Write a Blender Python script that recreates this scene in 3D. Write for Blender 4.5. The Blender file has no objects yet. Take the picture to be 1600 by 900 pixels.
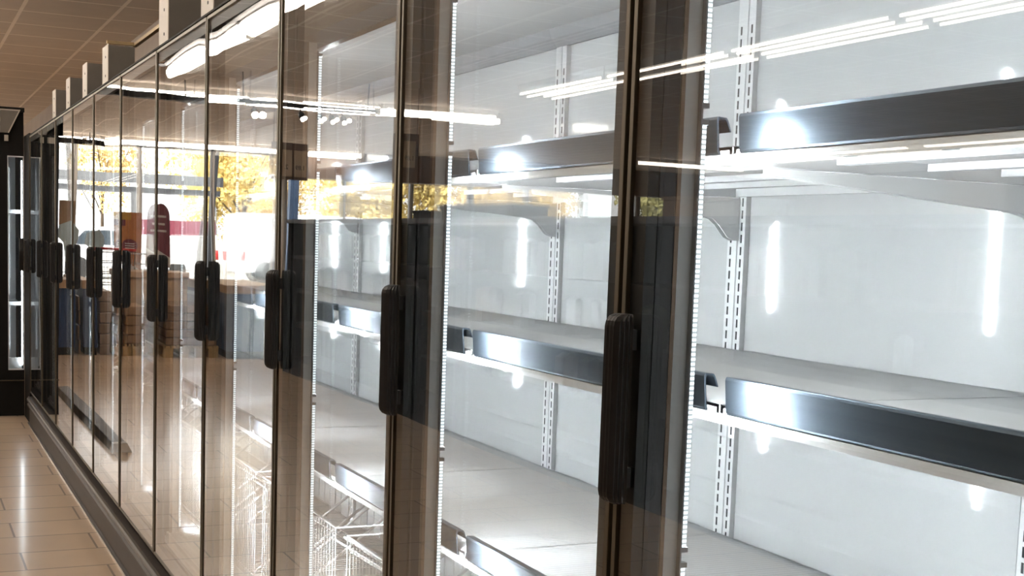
import bpy, math, random
from mathutils import Vector, Matrix
random.seed(11)
D = bpy.data
sc = bpy.context.scene
col = sc.collection
W = .78                     # one door bay
S0 = 1.3377                 # y of the first visible seam between doors
def seam(k): return S0 + W * k

# ---------------------------------------------------------------- materials
def nd(nt, t, x=0, y=0):
    n = nt.nodes.new(t); n.location = (x, y); return n
def mat(name, colr, rough=.5, metal=0., noise=.06, scale=12., bump=0., spec=.5, coat=0., emit=None, estr=0., stretch=None):
    m = D.materials.new(name); m.use_nodes = True
    nt = m.node_tree; b = nt.nodes['Principled BSDF']
    b.inputs['Roughness'].default_value = rough
    b.inputs['Metallic'].default_value = metal
    b.inputs['Specular IOR Level'].default_value = spec
    b.inputs['Coat Weight'].default_value = coat
    b.inputs['Coat Roughness'].default_value = .05
    tc = nd(nt, 'ShaderNodeTexCoord'); mp = nd(nt, 'ShaderNodeMapping')
    if stretch: mp.inputs['Scale'].default_value = stretch
    nz = nd(nt, 'ShaderNodeTexNoise'); nz.inputs['Scale'].default_value = scale; nz.inputs['Detail'].default_value = 4
    rp = nd(nt, 'ShaderNodeValToRGB')
    c = list(colr[:3])
    rp.color_ramp.elements[0].position = .3; rp.color_ramp.elements[1].position = .7
    rp.color_ramp.elements[0].color = [max(0, v * (1 - noise)) for v in c] + [1]
    rp.color_ramp.elements[1].color = [min(1, v * (1 + noise)) for v in c] + [1]
    L = nt.links
    L.new(tc.outputs['Object'], mp.inputs['Vector']); L.new(mp.outputs['Vector'], nz.inputs['Vector'])
    L.new(nz.outputs['Fac'], rp.inputs['Fac']); L.new(rp.outputs['Color'], b.inputs['Base Color'])
    if bump:
        bp = nd(nt, 'ShaderNodeBump'); bp.inputs['Strength'].default_value = bump; bp.inputs['Distance'].default_value = .002
        L.new(nz.outputs['Fac'], bp.inputs['Height']); L.new(bp.outputs['Normal'], b.inputs['Normal'])
    if emit:
        b.inputs['Emission Color'].default_value = list(emit) + [1]; b.inputs['Emission Strength'].default_value = estr
    return m

def emitter(name, c, s, beads=None):
    m = D.materials.new(name); m.use_nodes = True
    nt = m.node_tree; nt.nodes.clear()
    o = nd(nt, 'ShaderNodeOutputMaterial'); e = nd(nt, 'ShaderNodeEmission')
    e.inputs['Color'].default_value = list(c) + [1]; e.inputs['Strength'].default_value = s
    if beads:                                   # a row of small diodes behind a clear cover
        tc = nd(nt, 'ShaderNodeTexCoord'); w = nd(nt, 'ShaderNodeTexWave')
        w.wave_type = 'BANDS'; w.bands_direction = 'Z'; w.inputs['Scale'].default_value = beads
        mr = nd(nt, 'ShaderNodeMapRange'); mr.inputs['To Min'].default_value = s * .4; mr.inputs['To Max'].default_value = s * 1.6
        nt.links.new(tc.outputs['Object'], w.inputs['Vector']); nt.links.new(w.outputs['Fac'], mr.inputs['Value'])
        nt.links.new(mr.outputs['Result'], e.inputs['Strength'])
    nt.links.new(e.outputs[0], o.inputs['Surface'])
    return m

def glass_mat(name, tint=(.97, .985, .98), double=True):
    m = D.materials.new(name); m.use_nodes = True
    nt = m.node_tree; nt.nodes.clear(); L = nt.links
    o = nd(nt, 'ShaderNodeOutputMaterial'); mx = nd(nt, 'ShaderNodeMixShader')
    tr = nd(nt, 'ShaderNodeBsdfTransparent'); gl = nd(nt, 'ShaderNodeBsdfGlossy')
    gl.inputs['Roughness'].default_value = 0.0
    gl.inputs['Color'].default_value = (1, 1, 1, 1)
    tr.inputs['Color'].default_value = list(tint) + [1]
    ge = nd(nt, 'ShaderNodeNewGeometry')
    io = nd(nt, 'ShaderNodeMapRange'); io.inputs['To Min'].default_value = 1.5; io.inputs['To Max'].default_value = 1 / 1.5
    fr = nd(nt, 'ShaderNodeFresnel')
    L.new(ge.outputs['Backfacing'], io.inputs['Value']); L.new(io.outputs['Result'], fr.inputs['IOR'])
    fac = fr.outputs['Fac']
    if double:                                  # coated sheet, a little stronger than bare glass: 1.6R/(1+.6R)
        a = nd(nt, 'ShaderNodeMath'); a.operation = 'ADD'; a.inputs[1].default_value = 1 / .6
        b = nd(nt, 'ShaderNodeMath'); b.operation = 'MULTIPLY'; b.inputs[1].default_value = 1.6 / .6
        c = nd(nt, 'ShaderNodeMath'); c.operation = 'DIVIDE'
        L.new(fac, a.inputs[0]); L.new(fac, b.inputs[0]); L.new(b.outputs[0], c.inputs[0]); L.new(a.outputs[0], c.inputs[1])
        fac = c.outputs[0]
    L.new(fac, mx.inputs['Fac']); L.new(tr.outputs[0], mx.inputs[1]); L.new(gl.outputs[0], mx.inputs[2])
    L.new(mx.outputs[0], o.inputs['Surface'])
    return m

def brick_mat(name, c1, c2, mortar, bw, rh, msize, offset, rough, loc=(0, 0, 0), bump=.2, noise=.08, spec=.5, coat=0.):
    m = D.materials.new(name); m.use_nodes = True
    nt = m.node_tree; b = nt.nodes['Principled BSDF']; L = nt.links
    tc = nd(nt, 'ShaderNodeTexCoord'); mp = nd(nt, 'ShaderNodeMapping'); mp.inputs['Location'].default_value = loc
    br = nd(nt, 'ShaderNodeTexBrick'); br.offset = offset
    br.inputs['Scale'].default_value = 1; br.inputs['Brick Width'].default_value = bw; br.inputs['Row Height'].default_value = rh
    br.inputs['Mortar Size'].default_value = msize; br.inputs['Mortar Smooth'].default_value = .3
    br.inputs['Color1'].default_value = list(c1) + [1]; br.inputs['Color2'].default_value = list(c2) + [1]; br.inputs['Mortar'].default_value = list(mortar) + [1]
    nz = nd(nt, 'ShaderNodeTexNoise'); nz.inputs['Scale'].default_value = 6; nz.inputs['Detail'].default_value = 6
    mr = nd(nt, 'ShaderNodeMapRange'); mr.inputs['To Min'].default_value = 1 - noise; mr.inputs['To Max'].default_value = 1 + noise
    mu = nd(nt, 'ShaderNodeVectorMath'); mu.operation = 'SCALE'
    L.new(tc.outputs['Object'], mp.inputs['Vector']); L.new(mp.outputs['Vector'], br.inputs['Vector'])
    L.new(tc.outputs['Object'], nz.inputs['Vector']); L.new(nz.outputs['Fac'], mr.inputs['Value'])
    L.new(br.outputs['Color'], mu.inputs[0]); L.new(mr.outputs['Result'], mu.inputs['Scale'])
    L.new(mu.outputs['Vector'], b.inputs['Base Color'])
    bp = nd(nt, 'ShaderNodeBump'); bp.inputs['Strength'].default_value = bump; bp.inputs['Distance'].default_value = .002; bp.invert = True
    L.new(br.outputs['Fac'], bp.inputs['Height']); L.new(bp.outputs['Normal'], b.inputs['Normal'])
    b.inputs['Roughness'].default_value = rough; b.inputs['Specular IOR Level'].default_value = spec; b.inputs['Coat Weight'].default_value = coat
    b.inputs['Coat Roughness'].default_value = .12
    return m

def ribbed_mat(name, colr, rough, bands, direction='Y', depth=.3, dark=.82):
    m = mat(name, colr, rough)
    nt = m.node_tree; b = nt.nodes['Principled BSDF']; L = nt.links
    tc = nd(nt, 'ShaderNodeTexCoord'); w = nd(nt, 'ShaderNodeTexWave'); w.bands_direction = direction
    w.inputs['Scale'].default_value = bands
    L.new(tc.outputs['Object'], w.inputs['Vector'])
    rp = nd(nt, 'ShaderNodeValToRGB')
    rp.color_ramp.elements[0].color = [v * dark for v in colr] + [1]; rp.color_ramp.elements[1].color = list(colr) + [1]
    rp.color_ramp.elements[1].position = .35
    L.new(w.outputs['Fac'], rp.inputs['Fac']); L.new(rp.outputs['Color'], b.inputs['Base Color'])
    bp = nd(nt, 'ShaderNodeBump'); bp.inputs['Strength'].default_value = depth; bp.inputs['Distance'].default_value = .002
    L.new(w.outputs['Fac'], bp.inputs['Height']); L.new(bp.outputs['Normal'], b.inputs['Normal'])
    return m

M = {}
M['white'] = mat('cabinet_white_enamel', (.90, .905, .91), .3, noise=.02, scale=3, coat=.5)
M['back'] = mat('cabinet_glossy_white_lining', (.70, .715, .72), .055, noise=.02, scale=2.2, spec=.5)
M['ribwhite'] = ribbed_mat('white_ribbed_shelf', (.88, .89, .90), .3, 24, 'Y', .25, .84)
M['wire'] = mat('white_coated_wire', (.60, .60, .60), .35, noise=.02)
M['slot'] = mat('dark_slot', (.03, .032, .035), .7)
M['rail'] = mat('dark_brushed_metal', (.12, .147, .18), .33, 1., noise=.10, scale=60, stretch=(1, .03, 1))
M['alu'] = mat('grey_anodised_metal', (.86, .88, .89), .35, .0, noise=.02, scale=40, stretch=(1, 1, .05))
M['covegrey'] = mat('grey_air_outlet', (.30, .31, .325), .5, noise=.08)
M['black'] = mat('black_frame', (.014, .0125, .012), .5, noise=.15, spec=.25)
M['blackmatt'] = mat('black_matt_paint', (.012, .011, .010), .7, noise=.1, spec=.2)
M['frit'] = mat('black_glass_border', (.012, .011, .010), .35, noise=.1)
M['brown'] = mat('warm_dark_bronze_edge', (.12, .075, .045), .45, .4, noise=.1)
M['gold'] = mat('bronze_door_edge', (.125, .102, .070), .42, .5, noise=.12, scale=50, stretch=(1, 1, .05))
M['handle'] = mat('black_ribbed_plastic', (.017, .015, .014), .42, noise=.15, scale=30)
M['base'] = mat('dark_taupe_bumper', (.052, .043, .037), .5, 0., spec=.25, noise=.08, scale=20, stretch=(1, .05, 1))
M['bumpgrey'] = mat('grey_bumper_insert', (.085, .085, .092), .4, .0, spec=.35, noise=.06)
M['trim'] = mat('bright_edge_trim', (.62, .60, .56), .25, .7, noise=.05)
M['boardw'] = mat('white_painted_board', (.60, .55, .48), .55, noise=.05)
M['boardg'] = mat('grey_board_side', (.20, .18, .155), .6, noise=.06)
M['timber'] = mat('pale_timber', (.50, .37, .20), .6, noise=.15, stretch=(1, .1, 1))
M['led'] = emitter('cool_white_diodes', (.90, .955, 1.), 430.)
M['ledside'] = emitter('diode_strip_side', (.88, .95, 1.), 1.7, beads=54.)
M['ledcorner'] = emitter('corner_cabinet_light', (.88, .95, 1.), 26.)
M['ledcap'] = mat('led_end_cap', (.30, .32, .34), .4)
M['glass'] = glass_mat('door_glass')
M['pane'] = glass_mat('window_glass', (.96, .97, .97))
M['tube'] = emitter('warm_white_tube', (1., .885, .77), 30.)
M['tubefar'] = emitter('warm_white_tube_slim', (1., .885, .77), 11.)
M['spot'] = emitter('spotlight_lens', (1., .84, .66), 90.)
M['housing'] = mat('lamp_housing', (.55, .53, .50), .5)
M['tile'] = brick_mat('ceiling_tiles', (.68, .60, .515), (.66, .58, .495), (.98, .90, .80), .6, .62, .015, 0., .85, (0, .1, 0), .4)
M['floor'] = brick_mat('beige_floor_tiles', (.76, .575, .40), (.66, .49, .335), (.26, .18, .115), .60, .29, .005, .5, .28, (.05, .02, 0), .25, spec=.5, coat=.5)
M['wall'] = mat('taupe_wall', (.36, .30, .25), .8, noise=.06, scale=4)
M['dark'] = mat('dark_shelf_metal', (.024, .024, .026), .6, noise=.15, spec=.3)
M['shelftop'] = mat('grey_shelf_cap', (.14, .145, .16), .45, noise=.1)
M['sign'] = mat('brown_header_board', (.17, .115, .085), .6, noise=.08)
M['card'] = mat('tan_price_card', (.62, .48, .33), .6, noise=.05)
M['ink'] = mat('dark_print', (.03, .025, .02), .6)
M['blue'] = mat('navy_counter_panel', (.025, .06, .16), .4, noise=.08)
M['wood'] = mat('tan_counter_wood', (.50, .34, .21), .4, noise=.12, stretch=(.2, 2, 1))
M['carton'] = mat('brown_carton', (.36, .24, .15), .7, noise=.1, scale=6)
M['wrap'] = mat('shiny_wrapped_brown', (.27, .175, .115), .2, noise=.3, scale=9, bump=1., coat=.6)
M['greywrap'] = mat('grey_brown_wrap', (.30, .235, .19), .35, noise=.3, scale=7, bump=1.)
M['palebox'] = mat('pale_grey_carton', (.58, .55, .51), .6, noise=.06)
M['orange'] = mat('orange_print', (.58, .22, .06), .5, noise=.1)
M['burgundy'] = mat('burgundy_print', (.20, .035, .06), .5, noise=.1)
M['yellowp'] = mat('yellow_print', (.65, .36, .04), .5)
M['whitep'] = mat('white_print', (.80, .78, .75), .5)
M['paleblue'] = mat('pale_blue_card', (.50, .66, .74), .5, noise=.1)
M['chrome'] = mat('chromed_wire', (.62, .62, .62), .22, 1.)
M['rubber'] = mat('black_rubber', (.022, .021, .02), .4)
M['frame'] = mat('white_window_frame', (.58, .58, .57), .45, noise=.03)
M['greyframe'] = mat('grey_window_frame', (.22, .23, .245), .45, noise=.04)
M['canopy'] = mat('grey_canopy_steel', (.20, .21, .225), .45, noise=.06)
M['strut'] = mat('dark_strut', (.035, .038, .045), .45)
M['bluecol'] = mat('blue_grey_column', (.06, .10, .18), .4)
M['asphalt'] = mat('asphalt', (.46, .45, .43), .85, noise=.2, scale=3)
M['carwhite'] = mat('white_car_paint', (.74, .76, .80), .2, coat=.7, noise=.01)
M['carred'] = mat('red_lamp', (.6, .03, .03), .3)
M['carglass'] = mat('car_window', (.05, .065, .08), .08)
M['bark'] = mat('bark', (.09, .065, .045), .9, noise=.25, scale=8)
def leafm(n, c): return mat(n, c, .7, noise=.35, scale=1.4)
M['leafy'] = leafm('yellow_autumn_leaves', (.78, .60, .22))
M['leafo'] = leafm('amber_autumn_leaves', (.72, .55, .24))
M['leafg'] = leafm('olive_leaves', (.46, .44, .19))

# ---------------------------------------------------------------- mesh building
class MB:
    def __init__(s): s.v = []; s.f = []; s.m = []; s.s = []
    def add(s, vs, fs, mi=0, smooth=False):
        b = len(s.v); s.v += [tuple(p) for p in vs]
        for f in fs: s.f.append([b + i for i in f]); s.m.append(mi); s.s.append(smooth)
        return s
    def box(s, x0, x1, y0, y1, z0, z1, mi=0):
        vs = [(x, y, z) for x in (x0, x1) for y in (y0, y1) for z in (z0, z1)]
        return s.add(vs, [(0, 1, 3, 2), (4, 6, 7, 5), (0, 4, 5, 1), (2, 3, 7, 6), (0, 2, 6, 4), (1, 5, 7, 3)], mi)
    def prism(s, poly, axis, a, b, mi=0, smooth=False):      # poly given in the two remaining axes, in order
        def p3(p, t):
            return {0: (t, p[0], p[1]), 1: (p[0], t, p[1]), 2: (p[0], p[1], t)}[axis]
        n = len(poly)
        vs = [p3(p, a) for p in poly] + [p3(p, b) for p in poly]
        fs = [(i, (i + 1) % n, n + (i + 1) % n, n + i) for i in range(n)]
        s.add(vs, fs, mi, smooth)
        return s.add(vs, [tuple(range(n))[::-1], tuple(range(n, 2 * n))], mi)
    def tube(s, p0, p1, r, n=8, mi=0, r1=None):
        p0, p1 = Vector(p0), Vector(p1); d = (p1 - p0).normalized()
        u = d.orthogonal().normalized(); w = d.cross(u); r1 = r if r1 is None else r1
        vs = []
        for p, rr in ((p0, r), (p1, r1)):
            for i in range(n):
                a = 2 * math.pi * i / n; vs.append(p + rr * (math.cos(a) * u + math.sin(a) * w))
        s.add(vs, [(i, (i + 1) % n, n + (i + 1) % n, n + i) for i in range(n)], mi, True)
        return s.add(vs, [tuple(range(n))[::-1], tuple(range(n, 2 * n))], mi)
    def path(s, pts, r, n=6, mi=0):
        for a, b in zip(pts, pts[1:]): s.tube(a, b, r, n, mi)
        return s
    def loft(s, rings, mi=0, smooth=True, cap=True):
        n = len(rings[0]); b = []
        for r in rings: b += list(r)
        fs = []
        for k in range(len(rings) - 1):
            for i in range(n):
                j = (i + 1) % n; fs.append((k * n + i, k * n + j, (k + 1) * n + j, (k + 1) * n + i))
        s.add(b, fs, mi, smooth)
        if cap: s.add(list(rings[0]), [tuple(range(n))[::-1]], mi); s.add(list(rings[-1]), [tuple(range(n))], mi)
        return s
    def build(s, name, mats, parent=None, bevel=0., seg=2):
        me = D.meshes.new(name); me.from_pydata(s.v, [], s.f)
        if not isinstance(mats, (list, tuple)): mats = [mats]
        for m in mats: me.materials.append(m)
        for i, p in enumerate(me.polygons): p.material_index = s.m[i]; p.use_smooth = s.s[i]
        me.validate(); me.update()
        import bmesh
        bm = bmesh.new(); bm.from_mesh(me)
        bmesh.ops.remove_doubles(bm, verts=bm.verts, dist=1e-6)
        bmesh.ops.recalc_face_normals(bm, faces=bm.faces)
        bm.to_mesh(me); bm.free()
        o = D.objects.new(name, me); col.objects.link(o)
        if parent: o.parent = parent
        if bevel:
            b = o.modifiers.new('bevel', 'BEVEL'); b.width = bevel; b.segments = seg; b.limit_method = 'ANGLE'
            b.angle_limit = math.radians(50)
        return o

def thing(name, label, cat, loc=(0, 0, 0), rz=0., group=None):
    o = D.objects.new(name, None); o.empty_display_size = .1; col.objects.link(o)
    o.location = loc; o.rotation_euler = (0, 0, rz)
    o['label'] = label; o['category'] = cat
    if group: o['group'] = group
    return o
def tag(o, label, cat, group=None):
    o['label'] = label; o['category'] = cat
    if group: o['group'] = group
    return o
def struct(o): o['kind'] = 'structure'; return o
def copy_tree(o, parent=None):
    c = o.copy(); col.objects.link(c)
    if parent: c.parent = parent
    for ch in list(o.children): copy_tree(ch, c)
    return c
ORD = ['first', 'second', 'third', 'fourth', 'fifth', 'sixth', 'seventh', 'eighth', 'ninth', 'tenth', 'eleventh', 'twelfth']

# ================================================================ the setting
CEIL = 2.81
struct(MB().box(-15, .9, -4.5, 22.45, -.06, 0).build('floor', M['floor']))
struct(MB().box(-15, .9, -4.5, 22.45, CEIL, CEIL + .06).build('ceiling', M['tile']))
struct(MB().box(-15.1, -15, -4.5, 22.45, 0, CEIL).build('wall_left', M['wall']))
struct(MB().box(.9, 1.0, -4.5, 22.45, 0, CEIL).build('wall_right', M['wall']))
struct(MB().box(-15.1, 1.0, -4.6, -4.5, 0, CEIL).build('wall_back', M['wall']))
YF = 22.3                                            # the shop front
fw = MB()
fw.box(-15, .9, YF, YF + .15, 0, .10)                # sill
fw.box(-15, .9, YF, YF + .15, 2.76, CEIL)            # head
fw.box(-15, -13.6, YF, YF + .15, .10, 2.76)
fw.box(-.25, .9, YF, YF + .15, .10, 2.76)
struct(fw.build('wall_front', M['wall']))
edges = [-13.6, -12.4, -11.2, -10.0, -8.8, -7.6, -6.4, -5.2, -4.0, -2.85, -1.75, -.25]
for i, (a, b) in enumerate(zip(edges, edges[1:])):
    w = MB(); t = .035 if i % 3 else .06
    w.box(a, a + t, YF + .02, YF + .12, .10, 2.76); w.box(b - t, b, YF + .02, YF + .12, .10, 2.76)
    w.box(a, b, YF + .02, YF + .12, .10, .16); w.box(a, b, YF + .02, YF + .12, 2.70, 2.76)
    fo = struct(w.build('window_%d' % (i + 1), M['frame'] if i % 2 else M['greyframe']))
    MB().box(a + t, b - t, YF + .06, YF + .07, .16, 2.70).build('window_pane', M['pane'], fo)

# ================================================================ refrigerated cabinets
XB = .714
def door_pane(seed):
    """double glazed pane with the slight bow real sealed units have"""
    rnd = random.Random(seed)
    y0, y1, z0, z1 = .0135, W - .0135, .225, 1.898
    ny, nz = 14, 40
    A = rnd.uniform(.0002, .0006); B = rnd.uniform(.0004, .0008); ph = rnd.uniform(-.4, .4); tl = rnd.uniform(-.0006, .0006)
    def disp(u, v, back):
        bow = A * (1 - (2 * u - 1) ** 2) * (1 - (2 * v - 1) ** 2)
        top = -B * math.exp(-((v - .93) / .07) ** 2) * (.7 + .3 * math.sin(2 * math.pi * u + ph))
        mid = .00025 * math.sin(2 * math.pi * (2.2 * v + ph)) * math.sin(math.pi * u)
        e = min(1, min(u, 1 - u) / .06)
        d = bow + (top + mid) * (.55 + .45 * e)
        if back: return .7 * d + tl * (v - .5) * 2
        return -d
    m = MB(); N = (ny + 1) * (nz + 1)
    vs = []
    for back in (0, 1):
        for j in range(nz + 1):
            for i in range(ny + 1):
                u, v = i / ny, j / nz
                vs.append(((.022 if back else 0.) + disp(u, v, back), y0 + (y1 - y0) * u, z0 + (z1 - z0) * v))
    fs = []
    q = lambda i, j, b: b * N + j * (ny + 1) + i
    for j in range(nz):
        for i in range(ny):
            fs.append((q(i, j, 0), q(i, j + 1, 0), q(i + 1, j + 1, 0), q(i + 1, j, 0)))
            fs.append((q(i, j, 1), q(i + 1, j, 1), q(i + 1, j + 1, 1), q(i, j + 1, 1)))
    m.add(vs, fs, 0, True)
    rim = []
    for i in range(ny):
        rim += [(q(i, 0, 0), q(i + 1, 0, 0), q(i + 1, 0, 1), q(i, 0, 1)), (q(i, nz, 0), q(i, nz, 1), q(i + 1, nz, 1), q(i + 1, nz, 0))]
    for j in range(nz):
        rim += [(q(0, j, 0), q(0, j, 1), q(0, j + 1, 1), q(0, j + 1, 0)), (q(ny, j, 0), q(ny, j + 1, 0), q(ny, j + 1, 1), q(ny, j, 1))]
    m.add(vs, rim, 0, False)
    me_ = m
    return me_
def build_pane(mb, parent):
    me = D.meshes.new('glass_pane'); me.from_pydata(mb.v, [], mb.f); me.materials.append(M['glass'])
    for i, p in enumerate(me.polygons): p.use_smooth = mb.s[i]
    me.update()
    o = D.objects.new('glass_pane', me); col.objects.link(o); o.parent = parent
    return o

def ringframe(m, x0, x1, y0, y1, z0, z1, t, tz=None, mi=0):
    tz = tz or t
    m.box(x0, x1, y0, y0 + t, z0, z1, mi); m.box(x0, x1, y1 - t, y1, z0, z1, mi)
    m.box(x0, x1, y0 + t, y1 - t, z0, z0 + tz, mi); m.box(x0, x1, y0 + t, y1 - t, z1 - tz, z1, mi)
    return m

def handle_mb():
    # grooved pull bar, seen in section it is a rounded block with flutes on its faces
    xa, xb, ya, yb = -.0315, -.007, W - .0445, W - .0145
    cx, cy = (xa + xb) / 2, (ya + yb) / 2
    sec = []
    def side(p, q, flutes):
        n = flutes * 6
        for i in range(n):
            t = i / n; x = p[0] + (q[0] - p[0]) * t; y = p[1] + (q[1] - p[1]) * t
            k = .0022 * (abs(math.sin(math.pi * flutes * t)) - 1)
            e = min(1, min(t, 1 - t) * 6)
            nx, ny = (q[1] - p[1]), -(q[0] - p[0]); l = math.hypot(nx, ny)
            sec.append((x + nx / l * k - (1 - e) * 0, y + ny / l * k))
    P = [(xb, ya), (xa, ya), (xa, yb), (xb, yb)]
    for a, b, f in ((0, 1, 3), (1, 2, 3), (2, 3, 3), (3, 0, 1)):
        p, q = P[a], P[b]
        ins = .003
        d = (q[0] - p[0], q[1] - p[1]); l = math.hypot(*d); d = (d[0] / l, d[1] / l)
        side((p[0] + d[0] * ins, p[1] + d[1] * ins), (q[0] - d[0] * ins, q[1] - d[1] * ins), f)
    z0, z1 = 1.014, 1.237
    rings = []
    for z, s in ((z0, .55), (z0 + .003, .80), (z0 + .008, .95), (z0 + .014, 1), (z1 - .014, 1), (z1 - .008, .95), (z1 - .003, .80), (z1, .55)):
        rings.append([(xb + (x - xb) * s, cy + (y - cy) * (.4 + .6 * s), z) for x, y in sec])
    m = MB().loft(rings, 0, False)
    for z in (z0 + .03, z1 - .03):
        m.box(-.0075, .0005, cy - .008, cy + .008, z - .012, z + .012)
    return m

def led_part(parent, y, name='led_strip'):
    m = MB()
    segs = [(.305, .936), (.949, 1.466), (1.479, 1.722)]
    for a, b in segs:
        m.box(.0755, .0825, y - .0040, y + .0040, a + .006, b - .006, 2)
        m.add([(.08255, y - .0038, a + .006), (.08255, y + .0038, a + .006), (.08255, y + .0038, b - .006), (.08255, y - .0038, b - .006)], [(0, 1, 2, 3)], 0)
        m.box(.0745, .0845, y - .0050, y + .0050, a, a + .006, 1); m.box(.0745, .0845, y - .0050, y + .0050, b - .006, b, 1)
    m.box(.0735, .0755, y - .0055, y + .0055, .300, 1.727, 1)
    return m.build(name, [M['led'], M['ledcap'], M['ledside']], parent)

def price_rail_mb(z0, z1):
    # front plate with rolled lip, slightly leaning, and a back hook seen at its end
    y0, y1 = .0235, W - .0215
    sec = [(.146, z0), (.1425, z0 - .0005), (.1405, z0 + .003), (.1375, z1 - .004), (.139, z1), (.152, z1 - .001),
           (.1545, z1 - .004), (.160, z1 - .018), (.158, z1 - .0185), (.1525, z1 - .006), (.150, z1 - .0035),
           (.142, z1 - .003), (.1405, z1 - .006), (.1435, z0 + .004)]
    return MB().prism(sec, 1, y0, y1)

SHELVES = [(1.441, 1.432, 1.4785), (1.1235, 1.114, 1.1605), (.753, .744, .790)]
def shelf_mb(zt):
    m = MB(); y0, y1 = .0015, W - .0015
    m.box(.147, .699, y0, y1, zt - .004, zt)
    m.box(.141, .150, y0, y1, zt - .022, zt - .0105)            # bright front lip under the price rail
    m.box(.147, .154, y0, y1, zt - .022, zt)
    m.box(.690, .699, y0, y1, zt - .022, zt)                    # folded back edge
    m.box(.147, .699, y0, y0 + .006, zt - .022, zt); m.box(.147, .699, y1 - .006, y1, zt - .022, zt)
    for x in (.30, .45, .58): m.box(x, x + .02, y0, y1, zt - .014, zt - .004)
    return m
def bracket_mb(zt, y):
    p = [(.20, zt - .024), (.7005, zt - .024), (.7005, zt - .106), (.690, zt - .106), (.675, zt - .100), (.655, zt - .078), (.640, zt - .066), (.615, zt - .061), (.20, zt - .032)]
    return MB().prism(p, 1, y - .0015, y + .0015)

def upright_mb():
    m = MB(); c = W
    m.box(XB - .012, XB - .001, c - .028, c + .028, .295, 1.80, 0)
    m.box(XB - .0145, XB - .012, c - .006, c + .006, .295, 1.80, 0)
    z = .32
    while z < 1.74:
        for y in (c - .017, c + .017):
            m.box(XB - .0126, XB - .0118, y - .0022, y + .0022, z, z + .016, 1)
        z += .0235
    return m

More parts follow.
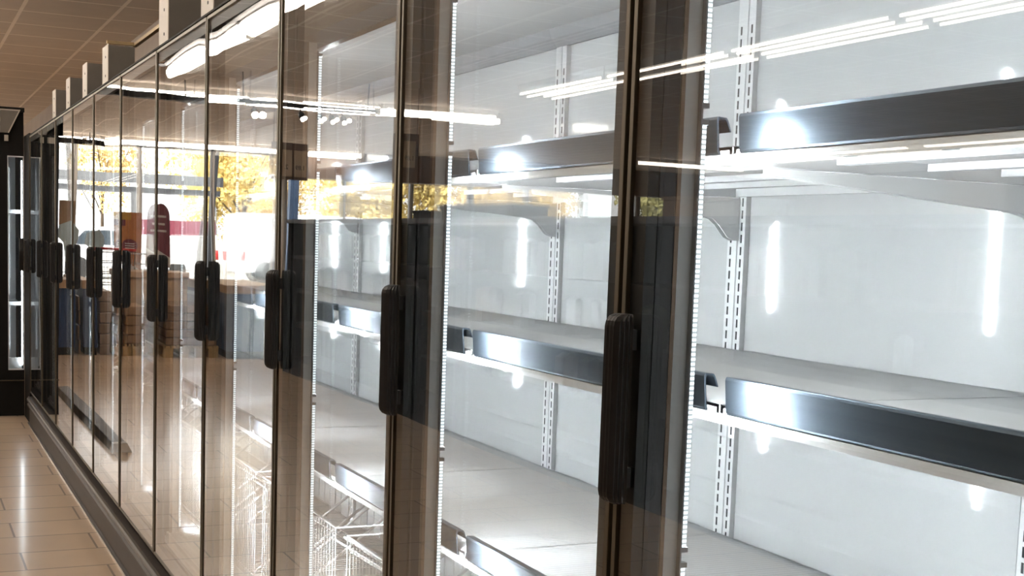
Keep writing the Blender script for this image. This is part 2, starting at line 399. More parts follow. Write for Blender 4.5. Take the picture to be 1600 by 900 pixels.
def make_cabinet():
    c = thing('refrigerated_cabinet', '', 'refrigerated cabinet')
    YA, YB = .0405, W + .0395
    # shell
    MB().box(XB, XB + .05, YA, YB, .263, 1.911).build('back_panel', M['back'], c)
    m = MB().box(.10, XB, YA, YB, 1.845, 1.885)
    m.prism([(XB, 1.845), (XB - .03, 1.845), (XB - .022, 1.822), (XB - .006, 1.802), (XB, 1.802)], 1, YA, YB, 1)
    m.build('interior_ceiling', [M['white'], M['covegrey']], c)
    m = MB().box(.03, XB, YA, YB, .262, .282)
    for i in range(48):
        y = YA + .02 + i * (W - .04) / 47
        m.box(.040, .155, y - .0035, y + .0035, .284, .292)
    m.box(.036, .042, YA + .01, YB - .01, .282, .296); m.box(.153, .159, YA + .01, YB - .01, .282, .296)
    m.build('deck', M['wire'], c)
    m = MB().box(.028, .10, YA, YB, 1.745, 1.911, 0).box(.10, .104, YA, YB, 1.735, 1.845, 1)
    m.build('header_panel', [M['black'], M['white']], c)
    m = MB().box(-.002, .10, YA, YB, 1.912, 1.918, 0).box(.10, XB + .05, YA, YB, 1.912, 1.932, 0)
    m.build('top_cap', M['blackmatt'], c)
    # plinth
    sec = [(-.015, 0), (-.015, .010), (-.004, .014), (-.004, .112), (.02, .112), (.02, 0)]
    pl = MB().prism(sec, 1, YA, YB).box(.02, XB + .05, YA, YB, 0, .19).box(.03, XB + .05, YA, YB, .19, .2615).build('plinth', M['base'], c)
    MB().box(-.0165, -.004, YA, YB, .0, .009).build('floor_trim', M['trim'], pl)
    sec = [(.02, .112), (-.012, .114), (-.018, .122), (-.020, .136), (-.012, .143), (-.012, .150), (-.017, .155), (-.019, .172), (-.012, .186), (.02, .188)]
    b = MB().prism(sec, 1, YA, YB).build('bumper', M['base'], c)
    MB().prism([(-.0120, .1535), (-.0205, .157), (-.0215, .171), (-.0130, .181)], 1, YA, YB).build('bumper_insert', M['bumpgrey'], b)
    # upright and its slots
    upright_mb().build('upright', [M['white'], M['slot']], c)
    # shelves
    for k, (zt, r0, r1) in enumerate(SHELVES):
        s = shelf_mb(zt).build('shelf', M['ribwhite'] if k == 2 else M['white'], c)
        price_rail_mb(r0, r1).build('price_rail', M['rail'], s, bevel=.0012)
        bracket_mb(zt, .008).build('bracket', M['white'], s); bracket_mb(zt, W - .008).build('bracket', M['white'], s)
    # wire basket on the deck with crossed stays
    m = MB(); x0, x1, y0, y1, z0, z1 = .165, .68, .045, W - .045, .296, .62
    for z in (z0 + .01, z1):
        for p, q in (((x0, y0, z), (x0, y1, z)), ((x1, y0, z), (x1, y1, z))): m.tube(p, q, .0022, 6)
        for y in (y0, y1): m.tube((x0, y, z), (x1, y, z), .0022, 6)
    n = 30
    for i in range(n + 1):
        y = y0 + (y1 - y0) * i / n
        m.tube((x0, y, z0), (x0, y, z1), .0013, 5); m.tube((x0, y, z0 + .01), (x1, y, z0 + .01), .0013, 5)
        if i % 3 == 0: m.tube((x1, y, z0), (x1, y, z1), .0013, 5)
    for y in (y0 + .03, y1 - .03):
        for o in (0, .12): m.tube((x0 + o, y, z0 + .01), (x1 - .12 + o, y, z1 - .02), .0042, 6)
        m.tube((x0, y, z1 - .03), (x1 - .12, y, z0 + .03), .0030, 6); m.tube((x0 + .03, y, z1 - .03), (x1 - .09, y, z0 + .03), .0030, 6)
    m.build('wire_basket', M['wire'], c)
    # mullion at the far seam
    m = MB()
    m.box(.026, .049, W - .031, W + .031, .25, 1.80, 0)
    m.box(.049, .0545, W - .0318, W + .0318, .25, 1.80, 1)
    m.box(.0545, .0735, W - .031, W + .031, .25, 1.80, 2)
    mu = m.build('mullion', [M['black'], M['brown'], M['alu']], c)
    led_part(mu, W - .0335)
    # door
    m = MB(); ringframe(m, .0035, .0185, .0135, W - .0135, .225, 1.898, .028, .030)
    d = m.build('door', M['frit'], c)
    m = MB(); ringframe(m, -.003, .023, .0045, W - .0045, .216, 1.907, .0088, .0088)
    m.build('door_edge', M['gold'], d, bevel=.001)
    handle_mb().build('handle', M['handle'], d, bevel=.0008, seg=1)
    # box standing on the top
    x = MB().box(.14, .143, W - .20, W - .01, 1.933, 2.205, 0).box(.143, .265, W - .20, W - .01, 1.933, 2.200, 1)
    for z in (2.06, 2.15): x.tube((.1385, W - .12, z), (.141, W - .12, z), .006, 8, 2)
    x.build('top_box', [M['boardw'], M['boardg'], M['slot']], c)
    MB().box(.34, .70, YA, YB, 1.933, 2.06).build("top_duct", M['blackmatt'], c)
    return c
proto = make_cabinet()
where = ['glass-door refrigerated cabinet nearest the camera, cut by the right edge of the photo',
         'second glass-door refrigerated cabinet from the right, with a lit price rail mid frame',
         'third glass-door refrigerated cabinet from the right, left of the centre of the photo',
         'fourth glass-door refrigerated cabinet from the right, showing reflected trees and cars',
         'fifth glass-door refrigerated cabinet from the right, the one bent lamp reflection ending in it',
         'sixth glass-door refrigerated cabinet from the right end of the row',
         'seventh glass-door refrigerated cabinet from the right end of the row',
         'eighth glass-door refrigerated cabinet from the right, narrow by perspective',
         'ninth glass-door refrigerated cabinet from the right, third from the far corner',
         'tenth glass-door refrigerated cabinet from the right, second from the far corner',
         'last glass-door refrigerated cabinet of the row, in the far corner']
panes = []
for m_ in range(11):
    c = proto if m_ == 0 else copy_tree(proto)
    c.location = (0, seam(m_ - 1), 0)
    c['label'] = where[m_]; c['group'] = 'row of glass-door refrigerated cabinets'
    for ch in list(c.children):
        if ch.name.startswith('door'):
            panes.append((m_, ch))
        if ch.name.startswith('top_box') and m_ == 6:
            bpy.data.objects.remove(ch)
    if m_ == 10: last = c
for i, ch in panes: build_pane(door_pane(100 + i), ch)
# closing wall of the row beside the camera, and the blank filler in the far corner
MB().box(.03, XB + .05, -.012, -.001, .0, 1.93).build('side_panel', M['white'], proto)
e = MB().box(.026, .0735, .002, .030, .25, 1.80).build('mullion', M['alu'], proto)
led_part(e, .0335)
MB().box(-.002, XB + .05, W + .0405, W + .44, .0, 1.93).build('end_filler', M['blackmatt'], last)

# ---------------------------------------------------------------- corner cabinet closing the row
YE = 9.6
c = thing('corner_cabinet', 'tall black glass-door cabinet facing the camera at the far end of the row', 'refrigerated cabinet', (0, YE, 0))
m = MB().box(-.224, -.104, 0, .06, .0, 2.11).box(-.104, -.004, 0, .06, 1.795, 2.11).box(-.104, -.004, 0, .06, .0, .325)
m.box(-.224, -.20, .06, .7, 0, 2.11).box(-.224, .0, .68, .72, 0, 2.11).box(-.224, .0, .06, .7, 2.05, 2.11).box(-.224, .0, .06, .7, .0, .28)
m.box(-.005, -.001, 0, .72, 0, 2.11)
m.build('body', M['blackmatt'], c)
MB().box(-.23, -.004, -.012, 0, .245, .252).build('trim_strip', M['gold'], c)
MB().box(-.224, .004, -.015, .0, 2.095, 2.125).build('cornice', M['blackmatt'], c)
MB().box(-.198, -.006, .66, .68, .28, 2.05).build('back_panel', M['back'], c)
d = MB()
ringframe(d.__class__(), 0, 1, 0, 1, 0, 1, .1)
d.box(-.106, -.102, -.008, .004, .322, 1.797).box(-.006, -.002, -.008, .004, .322, 1.797).box(-.102, -.006, -.008, .004, .322, .33).box(-.102, -.006, -.008, .004, 1.789, 1.797)
d = d.build('door', M['alu'], c)
MB().box(-.102, -.006, -.004, .002, .33, 1.789).build('glass_pane', M['pane'], d)
h = MB()
for i in range(3): h.tube((-.030 + i * .009, -.03, 1.014), (-.030 + i * .009, -.03, 1.237), .0062, 8)
h.box(-.034, -.008, -.032, -.008, 1.02, 1.232)
h.build('handle', M['handle'], d)
for z in (.78, 1.42):
    s = MB().box(-.196, -.006, .12, .66, z - .012, z).build('shelf', M['white'], c)
    MB().box(-.196, -.006, .112, .12, z - .014, z + .012).build('shelf_lip', M['alu'], s)
for xx in (-.012, -.194):  # left strip is an unseen extra, added to brighten the cabinet interior
    MB().box(xx, xx + .006, .075, .085, .35, 1.77).build('led_strip', M['ledcorner'], c)
MB().box(-.10, -.01, .10, .5, .282, .36).box(-.095, -.015, .09, .10, .30, .40).build('drain_tray', M['alu'], c)

# canopy of the next aisle peeking past the corner
c = thing('slanted_light_panel', 'pale slanted panel in a light frame on the dark header of the corner cabinet', 'panel', (-.16, YE - .03, 1.95))
MB().prism([(-.10, 0), (.055, 0), (.125, .150), (-.10, .150)], 1, 0, .014).build('panel', M['boardg'], c)
m = MB()
m.prism([(.055, 0), (.064, 0), (.137, .158), (.125, .150)], 1, -.004, .014).prism([(-.10, .150), (.125, .150), (.137, .158), (-.10, .158)], 1, -.004, .014)
m.prism([(-.10, 0), (-.10, .15), (.010, .15), (.008, 0)], 1, .0, .002)
m.build('frame', M['boardw'], c)
for x0, x1, lb in ((-.19, -.155, 'left pale clip below the slanted panel'), (-.125, -.10, 'right pale clip below the slanted panel')):
    tag(MB().box(x0, x1, YE - .02, YE - .0005, 1.895, 1.935).prism([(YE - .03, 1.895), (YE - .02, 1.895), (YE - .02, 1.935), (YE - .026, 1.935)], 0, x0 + .004, x1 - .004).build('panel_clip', M['boardw']), lb, 'clip')

# timber piece lying where one top box is missing
m = MB().box(.262, .282, 5.90, 6.66, 2.206, 2.222).box(.262, .282, 5.90, 5.925, 1.9325, 2.206).box(.135, .262, 6.600, 6.622, 2.206, 2.222)
tag(m.build('timber_frame', M['timber'], bevel=.002), 'thin pale timber frame beside the gap in the row of white boxes', 'timber')

# ================================================================ lamps
def lamp(name, label, x0, y0, x1, y1, group, width=.05, z=2.72, mt='tube', n=1, gap=.22, hood=0):
    t = thing(name, label, 'ceiling lamp', ((x0 + x1) / 2, (y0 + y1) / 2, z), 0 if abs(y1 - y0) > abs(x1 - x0) else math.pi / 2, group)
    l = max(abs(x1 - x0), abs(y1 - y0)) / 2
    h = MB()
    for k in range(n):
        o = (k - (n - 1) / 2) * gap
        h.box(o - .018, o + .018, -l, l, width / 2 + .006, CEIL - z)
        MB().tube((o, -l + .03, 0), (o, l - .03, 0), width / 2, 12).build('tube', M[mt], t)
        MB().box(o - .022, o + .022, -l, -l + .03, -width / 2 - .004, width / 2 + .01).build('end_cap', M['housing'], t)
        MB().box(o - .022, o + .022, l - .03, l, -width / 2 - .004, width / 2 + .01).build('end_cap', M['housing'], t)
    if n > 1:
        for e in (-l * .8, l * .8): h.box(-(n - 1) / 2 * gap, (n - 1) / 2 * gap, e - .02, e + .02, CEIL - z - .02, CEIL - z)
    h.build('housing', M['housing'], t)
    if hood: MB().prism([(-hood, .03), (-.02, .06), (.02, .06), (hood, .03), (hood, .036), (.02, .066), (-.02, .066), (-hood, .036)], 1, -l, l).build('uplight_shield', M['dark'], t)  # dark hood, added to keep the tube light off the ceiling
    return t
near = ['nearest', 'second nearest', 'third nearest', 'fourth nearest', 'fifth nearest', 'farthest']
for i, y in enumerate((.6, 3.4, 6.2, 9.0)):
    lamp('ceiling_lamp', near[i] + ' wide lamp of the ceiling row over the aisle', -1.36, y, -1.36, y + 2.78, 'lamps over the aisle', .085, 2.70, hood=.12)
for i, y in enumerate((1.0, 2.72, 4.44, 6.16, 7.88, 9.6)):
    lamp('ceiling_lamp', near[i] + ' twin-tube lamp of the long row behind the dark shelving', -4.70, y, -4.70, y + 1.70, 'lamps behind the shelving', .020, mt='tubefar', n=2, gap=.26)
for i, x in enumerate((-1.1, -2.55, -4.0)):
    lamp('ceiling_lamp', ('right', 'middle', 'left')[i] + ' lamp of the crosswise row above the checkouts', x, 13.8, x - 1.43, 13.8, 'lamps above the checkouts', .06, n=2, gap=.16)
for i, x in enumerate((-.4, -1.9, -3.4, -4.9)):
    lamp('ceiling_lamp', ('first', 'second', 'third', 'fourth')[i] + ' lamp from the right in the row along the shop windows', x, 21.55, x - 1.48, 21.55, 'lamps along the windows', .07)
for i, y in enumerate((11.1, 13.05, 15.0)):
    lamp('ceiling_lamp', ('nearest', 'middle', 'farthest')[i] + ' twin-tube lamp at the far left of the hall', -11.2, y, -11.2, y + 1.7, 'lamps at the far left', .022, mt='tubefar', n=2, gap=.6)
lamp('ceiling_lamp', 'crosswise lamp at the far left in front of the windows', -10.2, 18.7, -12.3, 18.7, None, .06, mt='tubefar')
tag(MB().box(-3.4, -2.0, 12.0, 12.04, 2.52, 2.56).tube((-2.1, 12.02, 2.54), (-2.1, 12.02, CEIL), .008).tube((-3.3, 12.02, 2.54), (-3.3, 12.02, CEIL), .008).build('lighting_track', M['black']), 'short black lighting track carrying the row of spotlights', 'lighting track')
for i, x in enumerate((-2.2, -2.62, -2.8, -2.92, -3.04)):
    t = thing('spotlight', ('rightmost and brightest', 'second', 'third', 'fourth', 'leftmost')[i] + ' small spotlight on the black track', 'spotlight', (x, 12.0, 2.46), 0, 'spotlights on the track')
    s = MB().tube((0, 0, 0), (.01, -.09, -.05), .030, 12); s.tube((0, .02, .0), (0, .02, .065), .006, 6); s.build('can', M['black'], t)
    MB().tube((.01, -.0905, -.0502), (.0103, -.0935, -.0516), .034 if i == 0 else .022, 12).build('lens', M['spot'], t)
tag(MB().box(-1.95, -.70, 13.05, 13.13, 2.60, 2.66).tube((-.8, 13.09, 2.66), (-.8, 13.09, CEIL), .008).tube((-1.8, 13.09, 2.66), (-1.8, 13.09, CEIL), .008).build('ceiling_beam', M['black']), 'black hanging beam below the crosswise lamps', 'beam')
tag(MB().box(-2.1, -.55, 21.0, 21.1, 2.62, 2.70).tube((-.7, 21.05, 2.7), (-.7, 21.05, CEIL), .01).tube((-1.9, 21.05, 2.7), (-1.9, 21.05, CEIL), .01).build('ceiling_beam', M['black']), 'black hanging beam just in front of the shop windows', 'beam')

# ================================================================ shop floor opposite the cabinets
g = thing('shelving_unit', 'long dark free-standing shelving unit across the aisle', 'shelving', (-2.6, 0, 0))
y0, y1 = 2.2, 12.4
MB().box(-.80, 0, y0, y1, 0, .14).box(-.42, -.38, y0, y1, .14, 1.44).box(-.80, 0, y0, y0 + .03, .14, 1.44).box(-.80, 0, y1 - .03, y1, .14, 1.44).build('carcass', M['dark'], g)
MB().box(-.82, .02, y0 - .02, y1 + .02, 1.44, 1.475).build('cap', M['shelftop'], g)
for z in (.45, .78, 1.10):
    MB().box(-.78, -.02, y0 + .03, y1 - .03, z, z + .03).build('shelf', M['dark'], g)
def text_obj(body, size, name, parent, mt, loc, rot):
    cu = D.curves.new(name, 'FONT'); cu.body = body; cu.size = size; cu.extrude = .001; cu.align_x = 'CENTER'; cu.align_y = 'CENTER'
    tmp = D.objects.new(name, cu); col.objects.link(tmp)
    dg = bpy.context.evaluated_depsgraph_get(); dg.update()
    me = D.meshes.new_from_object(tmp.evaluated_get(dg)); me.materials.clear(); me.materials.append(mt)
    D.objects.remove(tmp)
    o = D.objects.new(name, me); col.objects.link(o); o.parent = parent; o.location = loc; o.rotation_euler = rot
    return o
struct(MB().box(-15, -5.05, 21.85, 22.29, 2.33, CEIL).build('trim_1', M['sign']))
for x, y, z, w_, tx, lb in ((-2.70, 12.6, 2.03, .16, ('2.', '1.89'), 'brown hanging sign with two tan price cards, at the far end of the shelving'),
                            (-3.76, 12.2, 2.16, .10, ('1.89',), 'brown hanging sign with one tan price card, farther from the cabinets')):
    t = thing('hanging_sign', lb, 'price sign', (x, y, z))
    MB().box(-w_, w_, 0, .02, -.16, .20).build('panel', M['sign'], t)
    MB().tube((-w_ + .02, .01, .2), (-w_ + .02, .01, CEIL - z), .004, 6).tube((w_ - .02, .01, .2), (w_ - .02, .01, CEIL - z), .004, 6).build('hanging_wire', M['chrome'], t)
    for k, tt in enumerate(tx):
        xx = 0 if len(tx) == 1 else (.075 if k == 0 else -.075)
        cd = MB().box(xx - .065, xx + .065, -.006, -.001, -.13, .13).build('price_card', M['card'], t)
        text_obj(tt, .062, 'lettering', cd, M['ink'], (xx, -.0075, -.04), (math.pi / 2, 0, 0))
# goods on the shelving
boxes = [(3.35, .30, .20, 'carton', 'brown carton on top of the dark shelving, nearest the camera'), (4.95, .30, .09, 'palebox', 'pale low carton on top of the dark shelving'),
         (5.35, .22, .10, 'carton', 'small brown carton on the shelving next to the pale one'), (7.4, .5, .09, 'dark', 'dark low crate on top of the shelving, middle'),
         (8.1, .5, .095, 'dark', 'dark crate on top of the shelving beyond the middle one'), (8.75, .35, .06, 'dark', 'flat dark tray on top of the shelving, farthest')]
for y, l, h, mt, lb in boxes:
    x = MB().box(-2.95, -2.66, y, y + l, 1.475, 1.475 + h).box(-2.96, -2.65, y - .005, y + l + .005, 1.475 + h - .02, 1.475 + h)
    tag(x.build('storage_box', M[mt], bevel=.004), lb, 'box')
M['pack'] = mat('dark_packet_print', (.06, .05, .045), .6, noise=.5, scale=14)
M['packg'] = mat('dark_green_packet', (.045, .06, .03), .6, noise=.5, scale=14)
cols = ['pack', 'dark', 'pack', 'sign', 'packg']
pk = None
protos = []
for j in range(5):
    x = MB().box(-.10, 0, -.055, .055, 0, .20).prism([(-.10, .20), (0, .20), (-.05, .225)], 1, -.055, .055)
    protos.append(x.build('food_packet', M[cols[j]], bevel=.003))
q = 0
for z in (.48, .81, 1.13):
    y = 3.0
    while y < 11.9:
        if random.random() < .45:
            o = protos[q % 5] if q < 5 else protos[random.randrange(5)].copy()
            if q >= 5: col.objects.link(o)
            o.location = (-2.66, y, z + .001); q += 1
            tag(o, 'dim upright packet on a shelf of the dark shelving unit', 'packet', 'packets on the dark shelving')
        y += .30
# checkout counters
for (x0, x1, y0, y1, lb) in ((-.84, -.46, 14.15, 15.9, 'navy checkout counter with tan top at the far end of the aisle'),
                             (-1.06, -.95, 14.15, 15.9, 'narrow navy end panel with tan top beside the far checkout counter'),
                             (-2.95, -2.30, 13.6, 15.4, 'wide navy checkout counter beside the wrapped pallet')):
    t = thing('checkout_counter', lb, 'counter', ((x0 + x1) / 2, y0, 0)); hw = (x1 - x0) / 2; l = y1 - y0
    MB().box(-hw + .02, hw - .02, .02, l - .02, 0, .10).build('kick_base', M['dark'], t)
    MB().box(-hw, hw, 0, l, .08, .70).build('body', M['blue'], t, bevel=.004)
    MB().box(-hw - .015, hw + .015, -.015, l + .015, .70, .79).build('counter_top', M['wood'], t, bevel=.006)
# pallets and stacks
def pallet(x0, x1, y0, y1, lb, z=0):
    t = thing('pallet', lb, 'pallet', ((x0 + x1) / 2, (y0 + y1) / 2, z)); hx, hy = (x1 - x0) / 2, (y1 - y0) / 2
    m = MB(); n = 7
    for i in range(n):
        a = -hx + i * 2 * hx / n; m.box(a, a + 2 * hx / n - .02, -hy, hy, .10, .125)
    m.build('deck_boards', M['timber'], t)
    m = MB()
    for x in (-hx, -.06, hx - .12):
        for y in (-hy, -.06, hy - .12): m.box(x, x + .12, y, y + .12, .02, .10)
        m.box(x, x + .12, -hy, hy, 0, .02)
    m.build('blocks', M['timber'], t)
pallet(-2.22, -1.66, 13.75, 14.8, 'low wooden pallet under the shiny wrapped stack')
pallet(-1.62, -1.28, 14.0, 14.9, 'wooden pallet under the plain carton stack')
def stack(name, x0, x1, y0, y1, z0, z1, n, mt, lb, cat):
    m = MB(); h = (z1 - z0) / n; rnd = random.Random(n + int(x0 * 100))
    for i in range(n):
        a = rnd.uniform(-.012, .012); b_ = rnd.uniform(-.012, .012)
        m.box(x0 + a, x1 + a, y0 + b_, y1 + b_, z0 + i * h, z0 + (i + 1) * h - .004)
    return tag(m.build(name, M[mt], bevel=.012), lb, cat)
stack('wrapped_stack', -2.20, -1.68, 13.80, 14.76, .126, .56, 5, 'wrap', 'shiny film-wrapped brown stack on the low pallet', 'goods')
stack('carton_stack', -1.60, -1.30, 14.03, 14.80, .126, .53, 4, 'carton', 'plain brown carton stack left of the shiny one', 'goods')
stack('wrapped_stack', -1.25, -1.10, 14.2, 15.0, .0, .68, 6, 'greywrap', 'grey-brown wrapped bale beside the narrow navy panel', 'goods')
stack('carton_stack', -.915, -.885, 14.25, 14.9, .0, .62, 4, 'greywrap', 'thin brown bundle squeezed between the two far counters', 'goods')
tag(MB().box(-2.22, -1.45, 14.97, 15.7, 0, .86).box(-2.24, -1.43, 14.95, 15.72, .80, .87).build('display_table', M['wood'], bevel=.01), 'tan block table behind the wrapped stacks', 'table')
tag(MB().box(-2.93, -2.62, 12.55, 12.95, 0, .82).box(-2.94, -2.61, 12.54, 12.96, .74, .83).build('display_box', M['palebox'], bevel=.008), 'pale upright display carton at the end of the dark shelving', 'box')
# shopping trolley
t = thing('shopping_trolley', 'wire shopping trolley standing between the checkouts and the windows', 'shopping trolley', (-1.62, 16.3, 0))
m = MB()
def trap(z): k = (z - .55) / .5; return (-.22 - .06 * k, .22 + .06 * k, -.36 - .10 * k, .36 + .04 * k)
for z in (.55, .67, .80, .93, 1.05):
    a, b, c_, d_ = trap(z); m.path([(a, c_, z), (b, c_, z), (b, d_, z), (a, d_, z), (a, c_, z)], .005)
for i in range(9):
    f = i / 8
    a, b, c_, d_ = trap(.55); A, B_, C_, D_ = trap(1.05)
    m.tube((a + (b - a) * f, c_, .55), (A + (B_ - A) * f, C_, 1.05), .003, 5); m.tube((a + (b - a) * f, d_, .55), (A + (B_ - A) * f, D_, 1.05), .003, 5)
    m.tube((a, c_ + (d_ - c_) * f, .55), (A, C_ + (D_ - C_) * f, 1.05), .003, 5); m.tube((b, c_ + (d_ - c_) * f, .55), (B_, C_ + (D_ - C_) * f, 1.05), .003, 5)
    m.tube((a + (b - a) * f, c_, .55), (a + (b - a) * f, d_, .55), .003, 5)
m.build('basket', M['chrome'], t)
m = MB()
for s in (-1, 1): m.path([(s * .2, -.36, .12), (s * .24, .38, .12), (s * .24, .42, .6), (s * .26, .48, 1.08)], .011, 8); m.path([(s * .2, -.30, .12), (s * .2, .0, .55)], .009, 8)
m.build('chassis', M['chrome'], t)
MB().tube((-.28, .48, 1.08), (.28, .48, 1.08), .017, 10).build('push_bar', M['carred'], t)
for x, y in ((-.2, -.34), (.2, -.34), (-.23, .36), (.23, .36)): MB().tube((x - .013, y, .06), (x + .013, y, .06), .06, 14).build('wheel', M['rubber'], t)
# promotional boards
t = thing('poster_stand', 'orange poster board with a yellow corner in front of the windows', 'poster', (-2.0, 17.9, 0))
MB().box(-.16, .17, 0, .03, .62, 1.56).build('panel', M['orange'], t)
m = MB().box(-.14, -.11, .0, .03, 0, .62).box(.12, .15, 0, .03, 0, .62).box(-.16, -.09, -.15, .2, 0, .02).box(.10, .17, -.15, .2, 0, .02); m.build('foot', M['dark'], t)
m = MB().box(-.0, .16, -.004, 0, 1.46, 1.56, 0).box(.09, .17, -.004, 0, 1.38, 1.46, 1)
n = 20
m.prism([(.03 + .13 * math.cos(6.2832 * i / n), 1.12 + .09 * math.sin(6.2832 * i / n)) for i in range(n)], 1, -.004, 0, 1)
for z in (1.15, 1.12, 1.09): m.box(-.05, .11, -.006, -.004, z - .006, z + .006, 2)
m.prism([(-.16, .80), (.17, .94), (.17, .66), (-.16, .66)], 1, -.003, 0, 2)
m.build('print', [M['yellowp'], M['burgundy'], M['whitep']], t)
t = thing('poster_stand', 'burgundy arched board with pale lines beside the orange poster', 'poster', (-2.335, 17.7, 0))
t.scale = (.75, 1, 1)
arch = [(-.17, .85), (.17, .85), (.17, 1.52)] + [(.17 * math.cos(math.pi * i / 10), 1.52 + .17 * math.sin(math.pi * i / 10)) for i in range(1, 10)] + [(-.17, 1.52)]
MB().prism(arch, 1, 0, .03).build('panel', M['burgundy'], t)
m = MB()
for z, w in ((1.52, .10), (1.42, .07), (1.33, .10)): m.box(-w, w, -.003, 0, z - .014, z + .014)
m.prism([(-.17, .98), (.17, 1.10), (.17, .85), (-.17, .85)], 1, -.003, 0); m.build('print', M['whitep'], t)
MB().box(-.03, .03, 0, .03, 0, .85).box(-.16, .16, -.15, .2, 0, .02).build('foot', M['dark'], t)
t = thing('notice_board', 'plain brown board on a pole near the window by the aisle end', 'board', (-1.2, 18.0, 0))
MB().box(-.10, .09, 0, .02, 1.25, 1.68).build('panel', M['carton'], t)
MB().tube((0, .02, 0), (0, .02, 1.3), .012).box(-.15, .15, -.12, .14, 0, .015).build('pole', M['dark'], t)
for i, (x, z, s) in enumerate(((-1.17, 1.2, 1.), (-1.52, 1.12, .9))):
    pts = [(-.14, .10), (-.04, .22), (.10, .16), (.13, .02), (.05, -.06), (.02, -.30), (-.10, -.36), (-.08, -.12), (-.13, -.02)]
    t = thing('cutout_figure', ('pale blue cut-out shape in front of the brown board', 'pale blue cut-out shape left of the brown board')[i], 'display board', (x, 17.6 + .2 * i, 0))
    MB().prism([(a * s, z + b * s) for a, b in pts], 1, 0, .02).build('cutout', M['paleblue'], t, bevel=.006)
    MB().box(-.012, .012, .02, .035, 0, z).box(-.12, .12, -.1, .14, 0, .012).build('stand', M['dark'], t)
# rubber bumper strip on the floor
m = MB().prism([(-.06, 0), (.06, 0), (.045, .05), (-.03, .055)], 1, -1.5, 1.5)
t = tag(m.build('floor_bumper', M['rubber'], bevel=.004), 'low black rubber strip lying along the aisle floor with a pale end', 'bumper strip')
t.location = (-.40, 9.4 - 1.5 + 1.5 - .0, 0); t.location.y = 9.4 + .0
MB().prism([(-.062, 0), (.062, 0), (.047, .052), (-.032, .057)], 1, -1.53, -1.46).build('end_cap', M['whitep'], t)

# ================================================================ outside
struct(MB().box(-70, 40, 22.45, 110, -.12, -.06).build('ground', M['asphalt']))
t = thing('entrance_canopy', 'flat grey steel canopy with two beams outside the shop windows', 'canopy', (0, 26, 0))
MB().box(-5.0, 1.5, -.1, .1, 2.24, 2.42).build('upper_beam', M['canopy'], t)
MB().box(-4.95, 1.5, -.02, .16, 2.05, 2.16).build('lower_beam', M['canopy'], t)
for a, b, mt, n_ in (((-4.85, 25.7, 3.6), (-4.55, 25.7, -.06), 'strut', 'tall dark leaning post outside at the canopy end'),):
    s = MB(); s.prism([(a[0] - .06, a[2]), (a[0] + .06, a[2]), (b[0] + .06, b[2]), (b[0] - .06, b[2])], 1, 25.64, 25.76)
    tag(s.build('leaning_post', M[mt]), n_, 'post')
for i, x in enumerate((-1.6, -3.3)):
    tag(MB().box(x - .05, x + .05, 25.95, 26.05, -.06, 2.05).build('canopy_post', M['greyframe']), ('right', 'left')[i] + ' grey post carrying the entrance canopy', 'post')
tag(MB().prism([(-5.98, 2.9), (-5.80, 2.9), (-5.70, -.06), (-5.88, -.06)], 1, 24.0, 24.18).build('leaning_post', M['bluecol']), 'blue leaning column outside beyond the canopy', 'post')

def car(loc, rz, lb, van=False):
    t = thing('van' if van else 'car', lb, 'van' if van else 'car', loc, rz)
    if van: prof = [(-2.4, .3), (-2.4, 1.0), (-2.2, 1.15), (-1.55, 1.95), (-1.3, 2.02), (2.3, 2.02), (2.4, 1.9), (2.42, .3)]
    else: prof = [(-2.05, .32), (-2.1, .62), (-1.95, .78), (-1.0, .92), (-.45, 1.36), (-.1, 1.45), (1.1, 1.45), (1.5, 1.34), (2.0, .95), (2.08, .6), (2.02, .32)]
    MB().prism(prof, 1, -.86, .86).build('body', M['carwhite'], t, bevel=.07, seg=3)
    m = MB()
    if van:
        for y in (-.875, .865): m.prism([(-1.9, 1.2), (-1.45, 1.78), (-.6, 1.78), (-.6, 1.2)], 1, y, y + .01)
    else:
        for y in (-.875, .865):
            m.prism([(-.8, .95), (-.3, 1.34), (.35, 1.36), (.35, .95)], 1, y, y + .01); m.prism([(.42, .95), (.42, 1.36), (1.15, 1.34), (1.5, .97)], 1, y, y + .01)
        m.prism([(-1.0, .95), (-.47, 1.36), (-.49, 1.37), (-1.02, .96)], 1, -.7, .7)
    m.build('windows', M['carglass'], t)
    for x in (-1.35, 1.3):
        for y in (-.82, .82): MB().tube((x, y - .1, .31), (x, y + .1, .31), .31, 20).build('wheel', M['rubber'], t)
    m = MB()
    for y in (-.7, .7): m.box(2.03, 2.13, y - .12, y + .12, .62, .82)
    m.build('tail_lamp', M['carred'], t)
car((-5.1, 38.5, -.06), .12, 'white car parked outside behind the leaning post')
car((-10.4, 38.5, -.06), .05, 'white van parked outside left of the white car', True)
car((-1.9, 44, -.06), .1, 'white car parked outside near the notice board')
t = thing('banner', 'burgundy banner on posts outside beside the parked car', 'banner', (-5.4, 33, 0))
MB().box(-.95, .95, 0, .02, 1.25, 1.62).build('cloth', M['burgundy'], t)
MB().box(-.95, .95, 0, .02, .55, 1.22).build('lower_cloth', M['whitep'], t)
MB().tube((-.97, .01, -.06), (-.97, .01, 2.0), .02).tube((.97, .01, -.06), (.97, .01, 2.0), .02).build('pole', M['canopy'], t)
for i, x in enumerate((-6.25, -6.5, -7.05)):
    t = thing('barrier_post', ('right', 'middle', 'left')[i] + ' white barrier post with red band outside', 'post', (x, 32.5, -.06))
    MB().tube((0, 0, 0), (0, 0, 1.35), .05, 10).build('post', M['whitep'], t)
    MB().tube((0, 0, .75), (0, 0, .98), .053, 10).build('band', M['carred'], t)
    MB().box(-.12, .12, -.12, .12, 0, .04).build('foot', M['dark'], t)

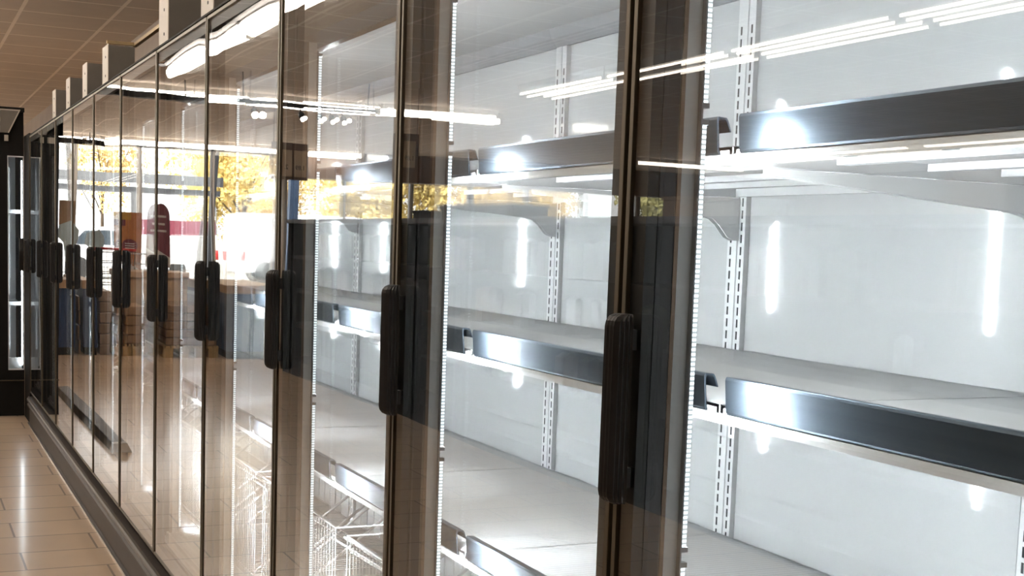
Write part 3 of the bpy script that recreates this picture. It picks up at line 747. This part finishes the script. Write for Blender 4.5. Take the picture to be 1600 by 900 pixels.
def tree(x, y, h, r, lb, mt, n=6500, leaf=.10, group=None, trunk=True, zb=None):
    rnd = random.Random(int(abs(x) * 31 + y * 7))
    t = thing('tree' if trunk else 'hedge', lb, 'tree' if trunk else 'hedge', (x, y, -.06), 0, group)
    zb = h * .3 if zb is None else zb
    if trunk:
        m = MB().tube((0, 0, 0), (.1, .05, h * .55), .14, 8, 0, .07)
        for i in range(6):
            a = i * 1.05; m.tube((.06, .03, h * (.28 + .04 * i)), (r * .6 * math.cos(a), r * .6 * math.sin(a), h * (.5 + .07 * i)), .05, 6, 0, .015)
        m.build('trunk', M['bark'], t)
    m = MB(); cl = []
    for i in range(22):
        while True:
            p = Vector((rnd.uniform(-1, 1), rnd.uniform(-1, 1), rnd.uniform(-1, 1)))
            if p.length < 1: break
        cl.append((Vector((p.x * r, p.y * r * (1 if trunk else .35), zb + (h - zb) * (p.z * .5 + .5))), rnd.uniform(.25, .5) * r))
    for i in range(n):
        c_, cr = cl[rnd.randrange(len(cl))]
        d = Vector((rnd.gauss(0, 1), rnd.gauss(0, 1), rnd.gauss(0, 1))).normalized() * cr * rnd.uniform(.4, 1)
        p = c_ + d
        if p.z < .05: continue
        a = Vector((rnd.gauss(0, 1), rnd.gauss(0, 1), rnd.gauss(0, 1))).normalized(); b_ = a.orthogonal().normalized(); s = leaf * rnd.uniform(.6, 1.4)
        m.add([p - a * s, p + b_ * s * .6, p + a * s, p - b_ * s * .6], [(0, 1, 2, 3)])
    m_ = D.meshes.new('foliage'); m_.from_pydata(m.v, [], m.f); m_.materials.append(M[mt]); m_.update()
    o = D.objects.new('foliage', m_); col.objects.link(o); o.parent = t
for args in ((-10.6, 47, 6.0, 2.4, 'broad yellow autumn tree outside behind the white van', 'leafy'),
             (-15.8, 49, 5.6, 2.3, 'yellow autumn tree outside, left of the broad one', 'leafy'),
             (-20.9, 50, 5.2, 2.2, 'amber autumn tree outside, leftmost of the tall ones', 'leafo'),
             (-12.8, 57, 5.6, 2.6, 'amber autumn tree outside, farthest back between the yellow ones', 'leafo'),
             (-7.0, 58, 7.0, 1.8, 'amber autumn tree outside behind the leaning post', 'leafo', 2600),
             (-3.2, 62, 6.0, 1.5, 'thin yellow tree outside seen over the canopy', 'leafy', 1500),
             (-1.9, 52, 5.0, .9, 'slim olive tree outside above the parked car', 'leafg', 900)):
    tree(*args)
for i, x in enumerate((-14.2, -19.9, -25.6, -31.3)):
    tree(x, 42.5, 4.9, 1.95, ('first', 'second', 'third', 'fourth')[i] + ' stretch from the right of the yellow-green hedge outside', ('leafy', 'leafo', 'leafg', 'leafy')[i], 7500, .10, 'hedge outside', False, .5)

# ================================================================ daylight and world
w = D.worlds.new('sky'); sc.world = w; w.use_nodes = True
nt = w.node_tree; bg = nt.nodes['Background']
sk = nd(nt, 'ShaderNodeTexSky'); sk.sky_type = 'HOSEK_WILKIE'; sk.turbidity = 6; sk.ground_albedo = .3
sk.sun_direction = Vector((.45, .25, .55)).normalized()
mixn = nd(nt, 'ShaderNodeMixRGB'); mixn.inputs[0].default_value = .75; mixn.inputs[2].default_value = (1, .985, .96, 1)
nt.links.new(sk.outputs[0], mixn.inputs[1]); nt.links.new(mixn.outputs[0], bg.inputs['Color']); bg.inputs['Strength'].default_value = 5.0
su = D.lights.new('sun', 'SUN'); su.energy = 15.; su.angle = .02; su.color = (1, .93, .82)
so = D.objects.new('sun', su); col.objects.link(so)
so.rotation_euler = Vector((-.55, .35, -.75)).to_track_quat('-Z', 'Y').to_euler()

# ================================================================ camera
f, yaw, pitch, roll = 2024.2213, .4423, -.1019, .0348
F = Vector((math.sin(yaw) * math.cos(pitch), math.cos(yaw) * math.cos(pitch), math.sin(pitch)))
r0 = Vector((math.cos(yaw), -math.sin(yaw), 0)); u0 = r0.cross(F)
R = math.cos(roll) * r0 + math.sin(roll) * u0; U = -math.sin(roll) * r0 + math.cos(roll) * u0
cam = D.cameras.new('camera'); co = D.objects.new('camera', cam); col.objects.link(co)
co.matrix_world = Matrix(((R.x, U.x, -F.x, -.7745), (R.y, U.y, -F.y, 0), (R.z, U.z, -F.z, 1.313), (0, 0, 0, 1)))
cam.sensor_width = 36; cam.lens = f / 1600 * 36; cam.shift_y = (588.695 - 450) / 1600; cam.clip_start = .02; cam.clip_end = 300
sc.camera = co

vs = sc.view_settings
vs.view_transform = 'Standard'; vs.look = 'None'; vs.exposure = 0.; vs.gamma = 1.; vs.use_curve_mapping = False
cy = sc.cycles
cy.use_denoising = True; cy.max_bounces = 12; cy.diffuse_bounces = 4; cy.glossy_bounces = 6; cy.transparent_max_bounces = 32; cy.transmission_bounces = 4
cy.sample_clamp_indirect = 8; cy.caustics_reflective = False; cy.caustics_refractive = False
